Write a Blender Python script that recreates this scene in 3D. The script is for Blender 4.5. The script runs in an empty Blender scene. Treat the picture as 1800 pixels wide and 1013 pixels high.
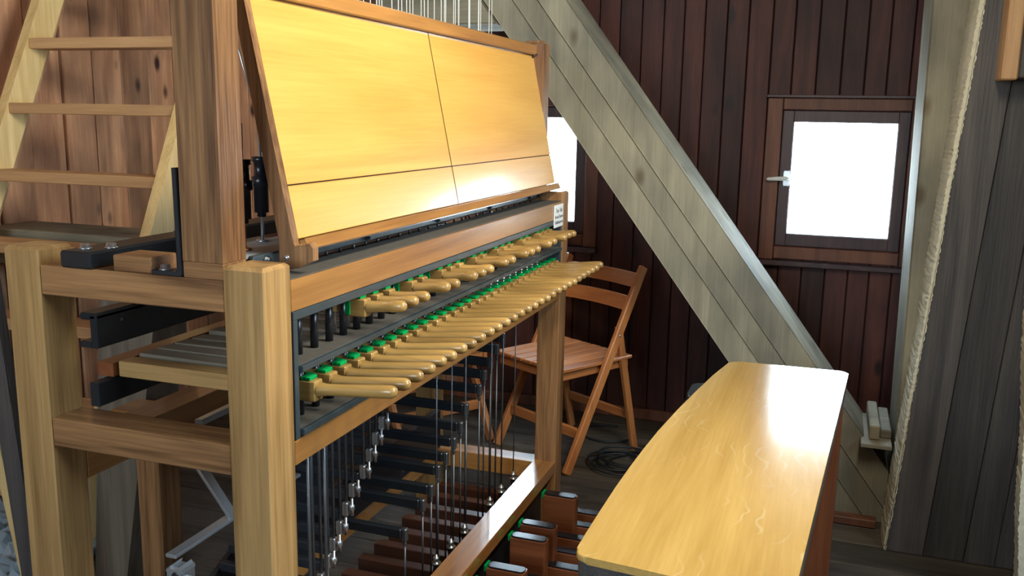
import bpy, bmesh, math, random
from mathutils import Vector, Matrix, Euler
random.seed(7)
C = bpy.context.scene.collection
S = bpy.context.scene
PI = math.pi

# ---------------------------------------------------------------- camera
cam_d = bpy.data.cameras.new('camera'); cam = bpy.data.objects.new('camera', cam_d); C.objects.link(cam)
cam_d.sensor_fit = 'HORIZONTAL'; cam_d.sensor_width = 36.0
cam_d.lens = 1605.06 / 1800 * 36.0
cam_d.clip_start = 0.02
right = (0.9438689, 0.3298539, 0.0175479); up = (-0.0774875, 0.1694614, 0.9824859); fwd = (-0.3211031, 0.9286976, -0.1855089)
cam.matrix_world = Matrix(((right[0], up[0], -fwd[0], 0), (right[1], up[1], -fwd[1], 0), (right[2], up[2], -fwd[2], 1.40), (0, 0, 0, 1)))
S.camera = cam

# ---------------------------------------------------------------- light
w = bpy.data.worlds.new('sky'); S.world = w; w.use_nodes = True
nt = w.node_tree; nt.nodes.clear()
bg = nt.nodes.new('ShaderNodeBackground'); out = nt.nodes.new('ShaderNodeOutputWorld')
tc = nt.nodes.new('ShaderNodeTexCoord'); sx = nt.nodes.new('ShaderNodeSeparateXYZ'); cr = nt.nodes.new('ShaderNodeValToRGB')
cr.color_ramp.elements[0].position = 0.0; cr.color_ramp.elements[0].color = (0.78, 0.92, 1.0, 1)
cr.color_ramp.elements[1].position = 1.0; cr.color_ramp.elements[1].color = (0.55, 0.76, 1.0, 1)
nt.links.new(tc.outputs['Generated'], sx.inputs[0]); nt.links.new(sx.outputs['Z'], cr.inputs[0])
nt.links.new(cr.outputs[0], bg.inputs[0]); bg.inputs[1].default_value = 11.5
nt.links.new(bg.outputs[0], out.inputs[0])

def portal(name, loc, direction, sx_, sy_):
    d = bpy.data.lights.new(name, 'AREA'); d.shape = 'RECTANGLE'; d.size = sx_; d.size_y = sy_; d.energy = 1
    o = bpy.data.objects.new(name, d); C.objects.link(o); o.location = loc
    o.rotation_euler = Vector(direction).to_track_quat('-Z', 'Y').to_euler()
    d.cycles.is_portal = True
portal('window_portal', (0.03, 4.20, 1.15), (0, -1, 0), 0.6, 0.7)
portal('window_portal', (-1.33, 4.20, 1.15), (0, -1, 0), 0.6, 0.7)
portal('window_portal', (-.975, -1.56, 1.75), (0, 1, 0), 1.3, .95)
portal('window_portal', (1.76, 1.0, 2.3), (-1, 0, 0), 1.85, .95)

def area(name, loc, target, sx_, sy_, energy, col):
    d = bpy.data.lights.new(name, 'AREA'); d.shape = 'RECTANGLE'; d.size = sx_; d.size_y = sy_; d.energy = energy; d.color = col
    o = bpy.data.objects.new(name, d); C.objects.link(o); o.location = loc
    o.rotation_euler = (Vector(target) - Vector(loc)).to_track_quat('-Z', 'Y').to_euler()
# unseen warm lamp over the bench, added to account for light on the desk
area('unseen_warm_lamp', (.22, 1.6, 2.15), (-.95, 1.8, 1.3), .9, .15, 21, (1.0, .90, .70))

S.view_settings.view_transform = 'Standard'; S.view_settings.look = 'None'
S.view_settings.exposure = 0.72; S.view_settings.gamma = 1.0
S.view_settings.use_curve_mapping = False

# ---------------------------------------------------------------- materials
def newmat(name):
    m = bpy.data.materials.new(name); m.use_nodes = True
    n = m.node_tree; b = n.nodes['Principled BSDF']; return m, n, b
def N(n, t, **kw):
    x = n.nodes.new(t)
    for k, v in kw.items(): setattr(x, k, v)
    return x
def wood(name, c1, c2, axis='X', rough=0.4, scale=1.0, coat=0.0, bump=0.15, vary=0.12, knots=None, spec=0.5, fine=1.0, grain=0.35):
    m, n, b = newmat(name)
    tc = N(n, 'ShaderNodeTexCoord'); oi = N(n, 'ShaderNodeObjectInfo')
    mp = N(n, 'ShaderNodeMapping')
    s = [14 * scale] * 3; s['XYZ'.index(axis)] = 1.1 * scale
    mp.inputs['Scale'].default_value = s
    add = N(n, 'ShaderNodeVectorMath', operation='ADD'); mul = N(n, 'ShaderNodeMath', operation='MULTIPLY'); mul.inputs[1].default_value = 37.0
    n.links.new(oi.outputs['Random'], mul.inputs[0])
    n.links.new(tc.outputs['Object'], mp.inputs[0]); n.links.new(mp.outputs[0], add.inputs[0]); n.links.new(mul.outputs[0], add.inputs[1])
    n1 = N(n, 'ShaderNodeTexNoise'); n1.inputs['Scale'].default_value = 1.0; n1.inputs['Detail'].default_value = 5; n1.inputs['Distortion'].default_value = 1.2
    n.links.new(add.outputs[0], n1.inputs['Vector'])
    mp2 = N(n, 'ShaderNodeMapping'); s2 = [190 * fine] * 3; s2['XYZ'.index(axis)] = 6 * fine; mp2.inputs['Scale'].default_value = s2
    n.links.new(tc.outputs['Object'], mp2.inputs[0])
    n2 = N(n, 'ShaderNodeTexNoise'); n2.inputs['Scale'].default_value = 1.0; n2.inputs['Detail'].default_value = 3
    n.links.new(mp2.outputs[0], n2.inputs['Vector'])
    r = N(n, 'ShaderNodeValToRGB'); r.color_ramp.elements[0].position = 0.30; r.color_ramp.elements[1].position = 0.70
    r.color_ramp.elements[0].color = (*c1, 1); r.color_ramp.elements[1].color = (*c2, 1)
    mx = N(n, 'ShaderNodeMath', operation='MULTIPLY_ADD'); mx.inputs[1].default_value = grain
    n.links.new(n2.outputs['Fac'], mx.inputs[0])
    sc = N(n, 'ShaderNodeMath', operation='MULTIPLY_ADD'); sc.inputs[1].default_value = 0.9; sc.inputs[2].default_value = -0.12 - (grain - .35) * .5
    n.links.new(n1.outputs['Fac'], sc.inputs[0]); n.links.new(sc.outputs[0], mx.inputs[2])
    n.links.new(mx.outputs[0], r.inputs[0])
    hsv = N(n, 'ShaderNodeHueSaturation')
    v = N(n, 'ShaderNodeMapRange'); v.inputs['To Min'].default_value = 1 - vary; v.inputs['To Max'].default_value = 1 + vary
    n.links.new(oi.outputs['Random'], v.inputs[0]); n.links.new(v.outputs[0], hsv.inputs['Value'])
    n.links.new(r.outputs[0], hsv.inputs['Color'])
    col = hsv.outputs[0]
    if knots:
        mk = N(n, 'ShaderNodeMapping'); sk = [7.0] * 3; sk['XYZ'.index(axis)] = 3.6; mk.inputs['Scale'].default_value = sk
        n.links.new(tc.outputs['Object'], mk.inputs[0])
        ad2 = N(n, 'ShaderNodeVectorMath', operation='ADD'); n.links.new(mk.outputs[0], ad2.inputs[0]); n.links.new(mul.outputs[0], ad2.inputs[1])
        vo = N(n, 'ShaderNodeTexVoronoi'); vo.inputs['Scale'].default_value = 1.0; n.links.new(ad2.outputs[0], vo.inputs['Vector'])
        kr = N(n, 'ShaderNodeValToRGB'); kr.color_ramp.elements[0].position = 0.07; kr.color_ramp.elements[1].position = 0.17
        kr.color_ramp.elements[0].color = (1, 1, 1, 1); kr.color_ramp.elements[1].color = (0, 0, 0, 1)
        n.links.new(vo.outputs['Distance'], kr.inputs[0])
        mk2 = N(n, 'ShaderNodeMixRGB'); mk2.inputs['Color2'].default_value = (*knots, 1)
        n.links.new(kr.outputs[0], mk2.inputs['Fac']); n.links.new(col, mk2.inputs['Color1']); col = mk2.outputs[0]
        # broad weathering stains
        ns = N(n, 'ShaderNodeTexNoise'); ns.inputs['Scale'].default_value = 3.0; ns.inputs['Detail'].default_value = 4
        n.links.new(ad2.outputs[0], ns.inputs['Vector']); ns.inputs['Scale'].default_value = 0.7
        rs = N(n, 'ShaderNodeValToRGB'); rs.color_ramp.elements[0].position = 0.35; rs.color_ramp.elements[1].position = 0.7
        rs.color_ramp.elements[0].color = (0.55, 0.55, 0.57, 1); rs.color_ramp.elements[1].color = (1.15, 1.1, 1.05, 1)
        n.links.new(ns.outputs['Fac'], rs.inputs[0])
        mm = N(n, 'ShaderNodeMixRGB', blend_type='MULTIPLY'); mm.inputs['Fac'].default_value = 1.0
        n.links.new(col, mm.inputs['Color1']); n.links.new(rs.outputs[0], mm.inputs['Color2']); col = mm.outputs[0]
    n.links.new(col, b.inputs['Base Color'])
    b.inputs['Roughness'].default_value = rough; b.inputs['Specular IOR Level'].default_value = spec
    b.inputs['Coat Weight'].default_value = coat; b.inputs['Coat Roughness'].default_value = 0.12
    bp = N(n, 'ShaderNodeBump'); bp.inputs['Strength'].default_value = bump; bp.inputs['Distance'].default_value = 0.002
    n.links.new(n2.outputs['Fac'], bp.inputs['Height']); n.links.new(bp.outputs[0], b.inputs['Normal'])
    return m
def plain(name, col, rough=0.5, metal=0.0, bump=0.0, noise=0.0, spec=0.5, nscale=40):
    m, n, b = newmat(name)
    b.inputs['Roughness'].default_value = rough; b.inputs['Metallic'].default_value = metal; b.inputs['Specular IOR Level'].default_value = spec
    tc = N(n, 'ShaderNodeTexCoord'); ns = N(n, 'ShaderNodeTexNoise'); ns.inputs['Scale'].default_value = nscale; ns.inputs['Detail'].default_value = 4
    n.links.new(tc.outputs['Object'], ns.inputs['Vector'])
    r = N(n, 'ShaderNodeMapRange'); r.inputs['To Min'].default_value = 1 - noise; r.inputs['To Max'].default_value = 1 + noise
    h = N(n, 'ShaderNodeHueSaturation'); h.inputs['Color'].default_value = (*col, 1)
    n.links.new(ns.outputs['Fac'], r.inputs[0]); n.links.new(r.outputs[0], h.inputs['Value']); n.links.new(h.outputs[0], b.inputs['Base Color'])
    if bump:
        bp = N(n, 'ShaderNodeBump'); bp.inputs['Strength'].default_value = bump; bp.inputs['Distance'].default_value = 0.003
        n.links.new(ns.outputs['Fac'], bp.inputs['Height']); n.links.new(bp.outputs[0], b.inputs['Normal'])
    return m
M = {}
for ax in 'XYZ':
    M['oakb' + ax] = wood('brown_and_shaded_oak_' + ax, (0.11, 0.050, 0.022), (0.36, 0.185, 0.075), ax, 0.32, coat=0.3, bump=0.3, vary=0.08, grain=.6)  # also the shade tone of the far front post and desk side board
    M['oakp' + ax] = wood('pale_oak_' + ax, (0.20, 0.110, 0.038), (0.45, 0.27, 0.105), ax, 0.32, coat=0.3, bump=0.2, vary=0.08, grain=.5)
    M['pedd' + ax] = wood('shaded_mahogany_' + ax, (0.035, 0.013, 0.009), (0.085, 0.032, 0.018), ax, 0.3, coat=0.5, bump=0.06)  # pedal mahogany darkened for the shade inside the console
    M['tread' + ax] = wood('tread_pine_' + ax, (0.40, 0.22, 0.10), (0.62, 0.38, 0.18), ax, 0.55, bump=0.1)
    M['lever' + ax] = wood('dusty_lever_shaded_brace_' + ax, (0.10, 0.085, 0.06), (0.22, 0.18, 0.13), ax, 0.6, bump=0.1, vary=0.15)
    M['oak' + ax] = wood('oak_' + ax, (0.23, 0.100, 0.028), (0.46, 0.220, 0.062), ax, 0.28, coat=0.9, bump=0.12, vary=0.10)
    M['ash' + ax] = wood('ash_' + ax, (0.20, 0.112, 0.032), (0.46, 0.28, 0.085), ax, 0.34, coat=0.4, bump=0.06, vary=0.12, fine=0.7)
    M['pine' + ax] = wood('pine_' + ax, (0.60, 0.40, 0.15), (0.88, 0.66, 0.30), ax, 0.6, bump=0.1, vary=0.08)
    M['grey' + ax] = wood('grey_painted_timber_' + ax, (0.21, 0.20, 0.145), (0.33, 0.315, 0.23), ax, 0.75, scale=0.7, bump=0.5, vary=0.05, knots=(0.15, 0.12, 0.07))
    M['chair' + ax] = wood('beech_' + ax, (0.42, 0.15, 0.045), (0.62, 0.25, 0.08), ax, 0.38, bump=0.08, coat=0.2)
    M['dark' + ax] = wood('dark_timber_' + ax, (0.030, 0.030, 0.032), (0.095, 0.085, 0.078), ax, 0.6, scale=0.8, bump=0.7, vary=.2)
    M['ped' + ax] = wood('mahogany_' + ax, (0.12, 0.035, 0.014), (0.25, 0.085, 0.032), ax, 0.35, coat=0.3, bump=0.06, vary=0.15)
M['desk'] = wood('maple_veneer', (0.56, 0.29, 0.060), (0.70, 0.40, 0.100), 'Y', 0.30, scale=0.6, coat=0.5, bump=0.02, vary=0.03)
M['bench'] = wood('bench_oak', (0.48, 0.29, 0.070), (0.66, 0.43, 0.13), 'Y', 0.17, scale=0.7, coat=1.0, bump=0.06, vary=0.02)
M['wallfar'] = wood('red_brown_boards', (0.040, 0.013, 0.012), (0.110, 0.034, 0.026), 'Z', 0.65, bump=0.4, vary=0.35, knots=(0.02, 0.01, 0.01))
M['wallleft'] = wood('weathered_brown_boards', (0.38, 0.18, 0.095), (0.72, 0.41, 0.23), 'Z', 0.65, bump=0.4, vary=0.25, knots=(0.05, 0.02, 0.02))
M['casing'] = wood('window_casing', (0.09, 0.035, 0.022), (0.20, 0.08, 0.045), 'Z', 0.6, bump=0.3, vary=0.2)
M['sash'] = wood('window_sash', (0.045, 0.025, 0.03), (0.085, 0.05, 0.05), 'Z', 0.5, bump=0.2)
M['floor'] = wood('dusty_floor_boards', (0.038, 0.032, 0.024), (0.12, 0.105, 0.078), 'X', 0.7, scale=1.0, bump=0.5, vary=0.2, knots=(0.03, 0.025, 0.02))
M['void'] = plain('gap_dark', (0.01, 0.008, 0.008), 0.9)
M['steel'] = plain('black_painted_steel', (0.012, 0.015, 0.019), 0.38, 0.0, 0.05, 0.3)
M['dusty'] = plain('dusty_black', (0.075, 0.070, 0.060), 0.75, 0.0, 0.2, 0.4, nscale=60)
M['blackcyl'] = plain('black_rod', (0.010, 0.012, 0.016), 0.3)
M['zinc'] = plain('zinc', (0.55, 0.58, 0.60), 0.3, 0.9, 0.0, 0.1)
M['slate'] = plain('bluish_sheen_steel', (0.035, 0.050, 0.058), 0.35, 0.0, 0.05, 0.3)  # black steel with its bluish reflected light put into the colour
M['darkzinc'] = plain('dull_steel_rod', (0.15, 0.16, 0.17), 0.42, 0.85, 0.0, 0.1)
M['copper'] = plain('copper_rod', (0.60, 0.25, 0.12), 0.35, 0.9)
M['greyplate'] = plain('grey_enamel', (0.42, 0.47, 0.50), 0.5)
M['felt'] = plain('green_felt', (0.0, 0.30, 0.07), 0.95, 0, 0.6, 0.25, spec=0.1, nscale=300)
M['wire'] = plain('galvanised_wire', (0.75, 0.78, 0.74), 0.45, 0.2)
M['white'] = plain('white_plastic', (0.75, 0.80, 0.76), 0.4)
M['sign'] = plain('sign_white', (0.80, 0.84, 0.84), 0.3)
M['ink'] = plain('ink', (0.03, 0.04, 0.05), 0.6)
M['case'] = plain('dark_plastic', (0.030, 0.040, 0.048), 0.5, 0, 0.1, 0.2)
M['cable'] = plain('cable_rubber', (0.010, 0.014, 0.018), 0.5)
M['waney'] = plain('pale_bare_wood', (0.60, 0.58, 0.44), 0.85, 0, 0.8, 0.25, nscale=70)
M['alu'] = plain('aluminium', (0.60, 0.66, 0.70), 0.3, 0.8)
M['sheet'] = plain('plastic_sheet', (0.30, 0.38, 0.42), 0.35, 0, 0.2, 0.2)
M['scratch'] = M['bench']
g, gn, gb = newmat('glass'); gb.inputs['Transmission Weight'].default_value = 1.0; gb.inputs['Roughness'].default_value = 0.0; gb.inputs['IOR'].default_value = 1.02
gb.inputs['Base Color'].default_value = (0.97, 1.0, 1.0, 1); M['glass'] = g

# bench: pale worn swirls of scratches in the varnish (roughness and tint only)
def add_scratches(m):
    n = m.node_tree; b = n.nodes['Principled BSDF']
    tc = N(n, 'ShaderNodeTexCoord'); wv = N(n, 'ShaderNodeTexWave'); wv.inputs['Scale'].default_value = 9; wv.inputs['Distortion'].default_value = 14; wv.inputs['Detail'].default_value = 2; wv.inputs['Detail Scale'].default_value = 0.8
    n.links.new(tc.outputs['Object'], wv.inputs['Vector'])
    r = N(n, 'ShaderNodeValToRGB'); r.color_ramp.elements[0].position = 0.93; r.color_ramp.elements[1].position = 1.0
    ns = N(n, 'ShaderNodeTexNoise'); ns.inputs['Scale'].default_value = 5; n.links.new(tc.outputs['Object'], ns.inputs['Vector'])
    r2 = N(n, 'ShaderNodeValToRGB'); r2.color_ramp.elements[0].position = 0.48; r2.color_ramp.elements[1].position = 0.62
    n.links.new(ns.outputs['Fac'], r2.inputs[0])
    n.links.new(wv.outputs['Fac'], r.inputs[0])
    mu = N(n, 'ShaderNodeMath', operation='MULTIPLY'); n.links.new(r.outputs[0], mu.inputs[0]); n.links.new(r2.outputs[0], mu.inputs[1])
    mu2 = N(n, 'ShaderNodeMath', operation='MULTIPLY'); n.links.new(mu.outputs[0], mu2.inputs[0]); mu2.inputs[1].default_value = 0.2
    old = b.inputs['Base Color'].links[0].from_socket
    mx = N(n, 'ShaderNodeMixRGB'); mx.inputs['Color2'].default_value = (0.95, 0.85, 0.6, 1)
    n.links.new(mu2.outputs[0], mx.inputs['Fac']); n.links.new(old, mx.inputs['Color1']); n.links.new(mx.outputs[0], b.inputs['Base Color'])
add_scratches(M['bench']); M['bench'].node_tree.nodes['Principled BSDF'].inputs['Coat Roughness'].default_value = .13

# ---------------------------------------------------------------- mesh helpers
class B:
    def __init__(s): s.bm = bmesh.new()
    def box(s, x0, x1, y0, y1, z0, z1, bev=0.0):
        t = bmesh.new()
        v = [t.verts.new((x, y, z)) for x in (x0, x1) for y in (y0, y1) for z in (z0, z1)]
        for f in ((0, 1, 3, 2), (4, 6, 7, 5), (0, 4, 5, 1), (2, 3, 7, 6), (0, 2, 6, 4), (1, 5, 7, 3)): t.faces.new([v[i] for i in f])
        if bev: bmesh.ops.bevel(t, geom=t.edges[:], offset=bev, segments=1, affect='EDGES', profile=0.5)
        s._merge(t); return s
    def _merge(s, t):
        m = bpy.data.meshes.new('tmp'); t.to_mesh(m); t.free(); s.bm.from_mesh(m); bpy.data.meshes.remove(m)
    def obox(s, a, b, wx, wy, side=(1, 0, 0), bev=0.0):
        """box whose long axis runs a->b; wx across along 'side', wy the third way"""
        a = Vector(a); b = Vector(b); d = (b - a); L = d.length; d.normalize()
        x = Vector(side); x = (x - d * x.dot(d)).normalized(); y = d.cross(x)
        t = B().box(-wx / 2, wx / 2, -wy / 2, wy / 2, 0, L, bev).bm
        mt = Matrix((( x.x, y.x, d.x, a.x), (x.y, y.y, d.y, a.y), (x.z, y.z, d.z, a.z), (0, 0, 0, 1)))
        bmesh.ops.transform(t, matrix=mt, verts=t.verts); s._merge(t); return s
    def lathe(s, a, b, prof, n=12):
        """prof: (t along a->b in metres, radius)"""
        a = Vector(a); d = (Vector(b) - a).normalized(); x = d.orthogonal().normalized(); y = d.cross(x)
        rings = []
        for t, r in prof:
            if r <= 1e-6: rings.append([s.bm.verts.new(a + d * t)])
            else: rings.append([s.bm.verts.new(a + d * t + (x * math.cos(k * 2 * PI / n) + y * math.sin(k * 2 * PI / n)) * r) for k in range(n)])
        for p, q in zip(rings, rings[1:]):
            for k in range(n):
                k2 = (k + 1) % n
                if len(p) == 1 and len(q) == 1: continue
                if len(p) == 1: f = s.bm.faces.new([p[0], q[k2], q[k]])
                elif len(q) == 1: f = s.bm.faces.new([p[k], p[k2], q[0]])
                else: f = s.bm.faces.new([p[k], p[k2], q[k2], q[k]])
                f.smooth = True
        return s
    def cyl(s, a, b, r, n=10):
        L = (Vector(b) - Vector(a)).length
        return s.lathe(a, b, [(0, 0), (0, r), (L, r), (L, 0)], n)
    def prism(s, pts, z0, z1, bev=0.0):
        t = bmesh.new()
        lo = [t.verts.new((x, y, z0)) for x, y in pts]; hi = [t.verts.new((x, y, z1)) for x, y in pts]
        t.faces.new(lo[::-1]); t.faces.new(hi); n = len(pts)
        for k in range(n): t.faces.new([lo[k], lo[(k + 1) % n], hi[(k + 1) % n], hi[k]])
        if bev: bmesh.ops.bevel(t, geom=t.edges[:], offset=bev, segments=3, affect='EDGES', profile=0.5)
        s._merge(t); return s
    def prismY(s, pts, y0, y1, bev=0.0):
        t = B().prism(pts, 0, 1, 0).bm      # pts are (x, z)
        for v in t.verts: v.co = Vector((v.co.x, y0 + (y1 - y0) * v.co.z, v.co.y))
        if bev: bmesh.ops.bevel(t, geom=t.edges[:], offset=bev, segments=1, affect='EDGES', profile=0.5)
        s._merge(t); return s
    def hexhead(s, c, r, h, axis=(0, 0, 1)):
        c = Vector(c); e = c + Vector(axis) * h; t = s.lathe(c, e, [(0, 0), (0, r * 1.35), (h * .2, r * 1.35), (h * .2, r), (h, r), (h, 0)], 6); return s
def world_loc(o):
    l = Vector(o.location)
    while o.parent: o = o.parent; l += o.location
    return l
def obj(name, b, mat, parent=None, loc=None, sub=0):
    """b's vertices are in world space; the object's origin is put at loc (or the bounding-box base)"""
    bm = b.bm
    if loc is None:
        vs = [v.co for v in bm.verts]
        loc = Vector(((min(v.x for v in vs) + max(v.x for v in vs)) / 2, (min(v.y for v in vs) + max(v.y for v in vs)) / 2, min(v.z for v in vs)))
    loc = Vector(loc)
    bmesh.ops.translate(bm, verts=bm.verts, vec=-loc)
    bmesh.ops.recalc_face_normals(bm, faces=bm.faces)
    me = bpy.data.meshes.new(name); bm.to_mesh(me); bm.free()
    o = bpy.data.objects.new(name, me); C.objects.link(o); me.materials.append(M[mat] if isinstance(mat, str) else mat)
    if parent: o.parent = parent; o.location = loc - world_loc(parent)
    else: o.location = loc
    return o
def tag(o, label, cat, group=None):
    o['label'] = label; o['category'] = cat
    if group: o['group'] = group
    return o
def thing(name, label, cat, loc, group=None):
    o = bpy.data.objects.new(name, None); o.empty_display_size = 0.05; C.objects.link(o); o.location = loc
    return tag(o, label, cat, group)
def struct(o): o['kind'] = 'structure'; return o
def empty_struct(name, loc=(0, 0, 0)):
    o = bpy.data.objects.new(name, None); C.objects.link(o); o.location = loc; o['kind'] = 'structure'; return o
def plab(o, l): o['label'] = l; return o
def mesh_copy(o, parent, loc):
    c = o.copy(); C.objects.link(c); c.parent = parent; c.location = loc; return c

# ---------------------------------------------------------------- room shell
X0, X1, Y0, Y1, ZT = -3.0, 1.7, -1.5, 4.13, 2.9
fl = struct(obj('floor', B().box(X0 - .2, X1 + .2, Y0 - .2, Y1 + .2, -0.12, -0.03), 'void', loc=(0, 0, 0)))
y = Y0
while y < Y1 - 0.01:
    ww = min(random.choice((0.135, 0.15, 0.165)), Y1 - y)
    xb = X0
    while xb < X1 - .01:
        xe = min(xb + random.uniform(1.6, 3.2), X1)
        if X1 - xe < .4: xe = X1
        obj('floor_board', B().box(xb + .001, xe - .001, y + .0015, y + ww - .0015, -0.03, random.uniform(-.002, 0), .0015), 'floor', fl)
        xb = xe
    y += ww
struct(obj('ceiling', B().box(X0 - .2, X1 + .2, Y0 - .2, Y1 + .2, ZT, ZT + .08), 'casing'))
# far wall: backing + boards with two window openings
HX = [(-0.213, 0.287), (-1.595, -1.072)]; HZ = (0.865, 1.440)
def wall_with_holes(bb, holes, axis, a0, a1, t0, t1):
    """holes: (u0,u1,z0,z1)"""
    us = sorted({a0, a1, *[h[0] for h in holes], *[h[1] for h in holes]})
    for u0, u1 in zip(us, us[1:]):
        hs = sorted((h[2], h[3]) for h in holes if h[0] <= u0 + 1e-6 and h[1] >= u1 - 1e-6)
        z = 0
        for (z0, z1) in hs + [(ZT, ZT)]:
            if z0 > z + 1e-4:
                if axis == 'X': bb.box(u0, u1, t0, t1, z, z0)
                else: bb.box(t0, t1, u0, u1, z, z0)
            z = z1
    return bb
wf = struct(obj('wall_far', wall_with_holes(B(), [(h[0], h[1], *HZ) for h in HX], 'X', X0 - .2, X1 + .2, Y1 + .02, Y1 + .10), 'void', loc=(0, Y1, 0)))
x = X0 + 0.003
while x < X1 - .01:
    ww = random.uniform(.086, .099); x2 = min(x + ww, X1)
    dy = random.uniform(-.004, .001)
    hit = [h for h in HX if x2 > h[0] and x < h[1]]
    segs = [(0.0, ZT)] if not hit else [(0.0, HZ[0] - .0), (HZ[1], ZT)]
    for a, b_ in segs:
        obj('wall_board', B().box(x + .002, x2 - .002, Y1 + dy, Y1 + .02, a + .002, b_ - .002, .003), 'wallfar' if x > -1.75 else 'wallleft', wf)  # far-left boards take the brighter left-wall colour, as if lit
    x = x2
# left wall: broader weathered boards
wl = struct(obj('wall_left', B().box(X0 - .12, X0 - .02, Y0 - .2, Y1 + .02, 0, ZT), 'void', loc=(X0, 0, 0)))
y = Y0
ys = [Y0 + 0.168 * k for k in range(200) if Y0 + .168 * k < Y1]
# boards line up with the joints seen in the photograph (2.83, 3.00, 3.17, 3.34 ...)
ys = [2.66 + .171 * k for k in range(-30, 30)]; ys = [v for v in ys if Y0 - .1 < v < Y1 - .02]
for a, b_ in zip(ys, ys[1:] + [Y1]):
    a += random.uniform(-.008, .008)
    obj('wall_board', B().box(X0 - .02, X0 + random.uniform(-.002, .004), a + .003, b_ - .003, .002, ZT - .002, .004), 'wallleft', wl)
struct(obj('baseboard_far', B().box(X0 + .01, X1, Y1 - .03, Y1 - .006, 0.0, .05, .004), 'casing'))
# right and back walls each with a window that lights the room
HR = [(0.1, 1.9, 1.85, 2.75)]; HB = [(-1.6, -.35, 1.3, 2.2)]
wr = struct(obj('wall_right', wall_with_holes(B(), HR, 'Y', Y0 - .2, Y1 + .02, X1, X1 + .1), 'casing'))
wb = struct(obj('wall_back', wall_with_holes(B(), HB, 'X', X0 - .2, X1 + .1, Y0 - .1, Y0), 'casing'))

# ---------------------------------------------------------------- windows of the far wall
def make_window(n, xa, xb, z0, z1, handle):
    """glass opening xa..xb, z0..z1"""
    wi = empty_struct('window_%d' % n, ((xa + xb) / 2, Y1, z0 - .12))
    yf = Y1 - .022
    L, R_, Bm, T = xa - .048, xb + .048, z0 - .055, z1 + .050
    obj('casing', B().box(L - .065, L - .002, yf, Y1 + .02, Bm - .06, T + .05, .003), 'casing', wi)
    obj('casing', B().box(R_ + .002, R_ + .065, yf, Y1 + .02, Bm - .06, T + .05, .003), 'casing', wi)
    obj('casing', B().box(L, R_, yf + .002, Y1 + .02, T + .002, T + .05, .003), 'casing', wi)
    obj('drip_board', B().box(L - .07, R_ + .07, yf - .012, Y1 + .02, T + .052, T + .064, .002), 'sash', wi)
    obj('casing', B().box(L, R_, yf + .002, Y1 + .02, Bm - .055, Bm - .002, .003), 'casing', wi)
    obj('window_sill', B().box(L - .06, R_ + .07, yf - .02, Y1 + .02, Bm - .085, Bm - .062, .004), 'sash', wi)
    fr = B(); ys0, ys1 = Y1 - .005, Y1 + .06
    fr.box(L, xa, ys0, ys1, Bm, T, .004).box(xb, R_, ys0, ys1, Bm, T, .004).box(xa - .004, xb + .004, ys0, ys1, Bm, z0, .004).box(xa - .004, xb + .004, ys0, ys1, z1, T, .004)
    obj('sash', fr, 'sash', wi)
    obj('pane', B().box(xa - .002, xb + .002, Y1 + .030, Y1 + .034, z0 - .002, z1 + .002), 'glass', wi)
    if handle:
        hx, hz = xa - .016, (z0 + z1) / 2 + .0
        h = obj('handle_plate', B().prismY([(hx - .011, hz - .034), (hx + .011, hz - .034), (hx + .014, hz - .025), (hx + .014, hz + .025), (hx + .011, hz + .034), (hx - .011, hz + .034), (hx - .014, hz + .025), (hx - .014, hz - .025)], Y1 - .015, Y1 - .005, .002), 'zinc', wi)
        lv = B().lathe((hx, Y1 - .015, hz), (hx, Y1 - .045, hz), [(0, 0), (0, .009), (.03, .008), (.03, 0)], 12)
        lv.lathe((hx + .012, Y1 - .045, hz + .002), (hx - .08, Y1 - .045, hz - .004), [(0, 0), (.002, .007), (.012, .009), (.05, .009), (.085, .0075), (.092, .004), (.092, 0)], 12)
        plab(obj('handle_lever', lv, 'white', h), 'white lever handle')
    return wi
make_window(1, -0.168, 0.242, 0.917, 1.394, True)
make_window(2, -1.55, -1.126, 0.917, 1.394, False)

# ---------------------------------------------------------------- heavy timbers
def poly_timber(pts_front, y0, y1, bev=.006): return B().prismY(pts_front, y0, y1, bev)
# diagonal brace of three laminated planks
dn = Vector((.798, .602)); dd = Vector((.602, -.798))
br = thing('diagonal_brace', 'thick grey laminated timber brace slanting from upper middle down to floor behind the bench', 'beam', (0.2, 3.45, 0))
off0 = .079; wd = .253
for k, (f0, f1) in enumerate(((0, .36), (.36, .66), (.66, 1.0))):
    o0, o1 = off0 + wd * f0 + .0008, off0 + wd * f1 - .0008
    def P(o, z): return ((o - .602 * z) / .798, z)
    b = B().prismY([P(o0, 0), P(o1, 0), P(o1, ZT), P(o0, ZT)], 3.30 + (.0, .003, .001)[k], 3.60, .0025)
    bmesh.ops.bisect_plane(b.bm, geom=b.bm.verts[:] + b.bm.edges[:] + b.bm.faces[:], plane_co=(.268, 0, 0), plane_no=(1, 0, 0), clear_outer=True)
    bmesh.ops.holes_fill(b.bm, edges=[e for e in b.bm.edges if e.is_boundary])
    o = obj('plank', b, 'greyZ', br)
tag(obj('cross_timber', B().prismY([(-1.68, 2.2), (-1.72, 1.80), (-1.40, 1.735), (-1.215, 1.735), (-1.566, 2.2)], 3.30, 3.60, .006), 'greyX'), 'grey cross timber behind the wires above the music desk, meeting the diagonal brace', 'beam')
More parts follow.
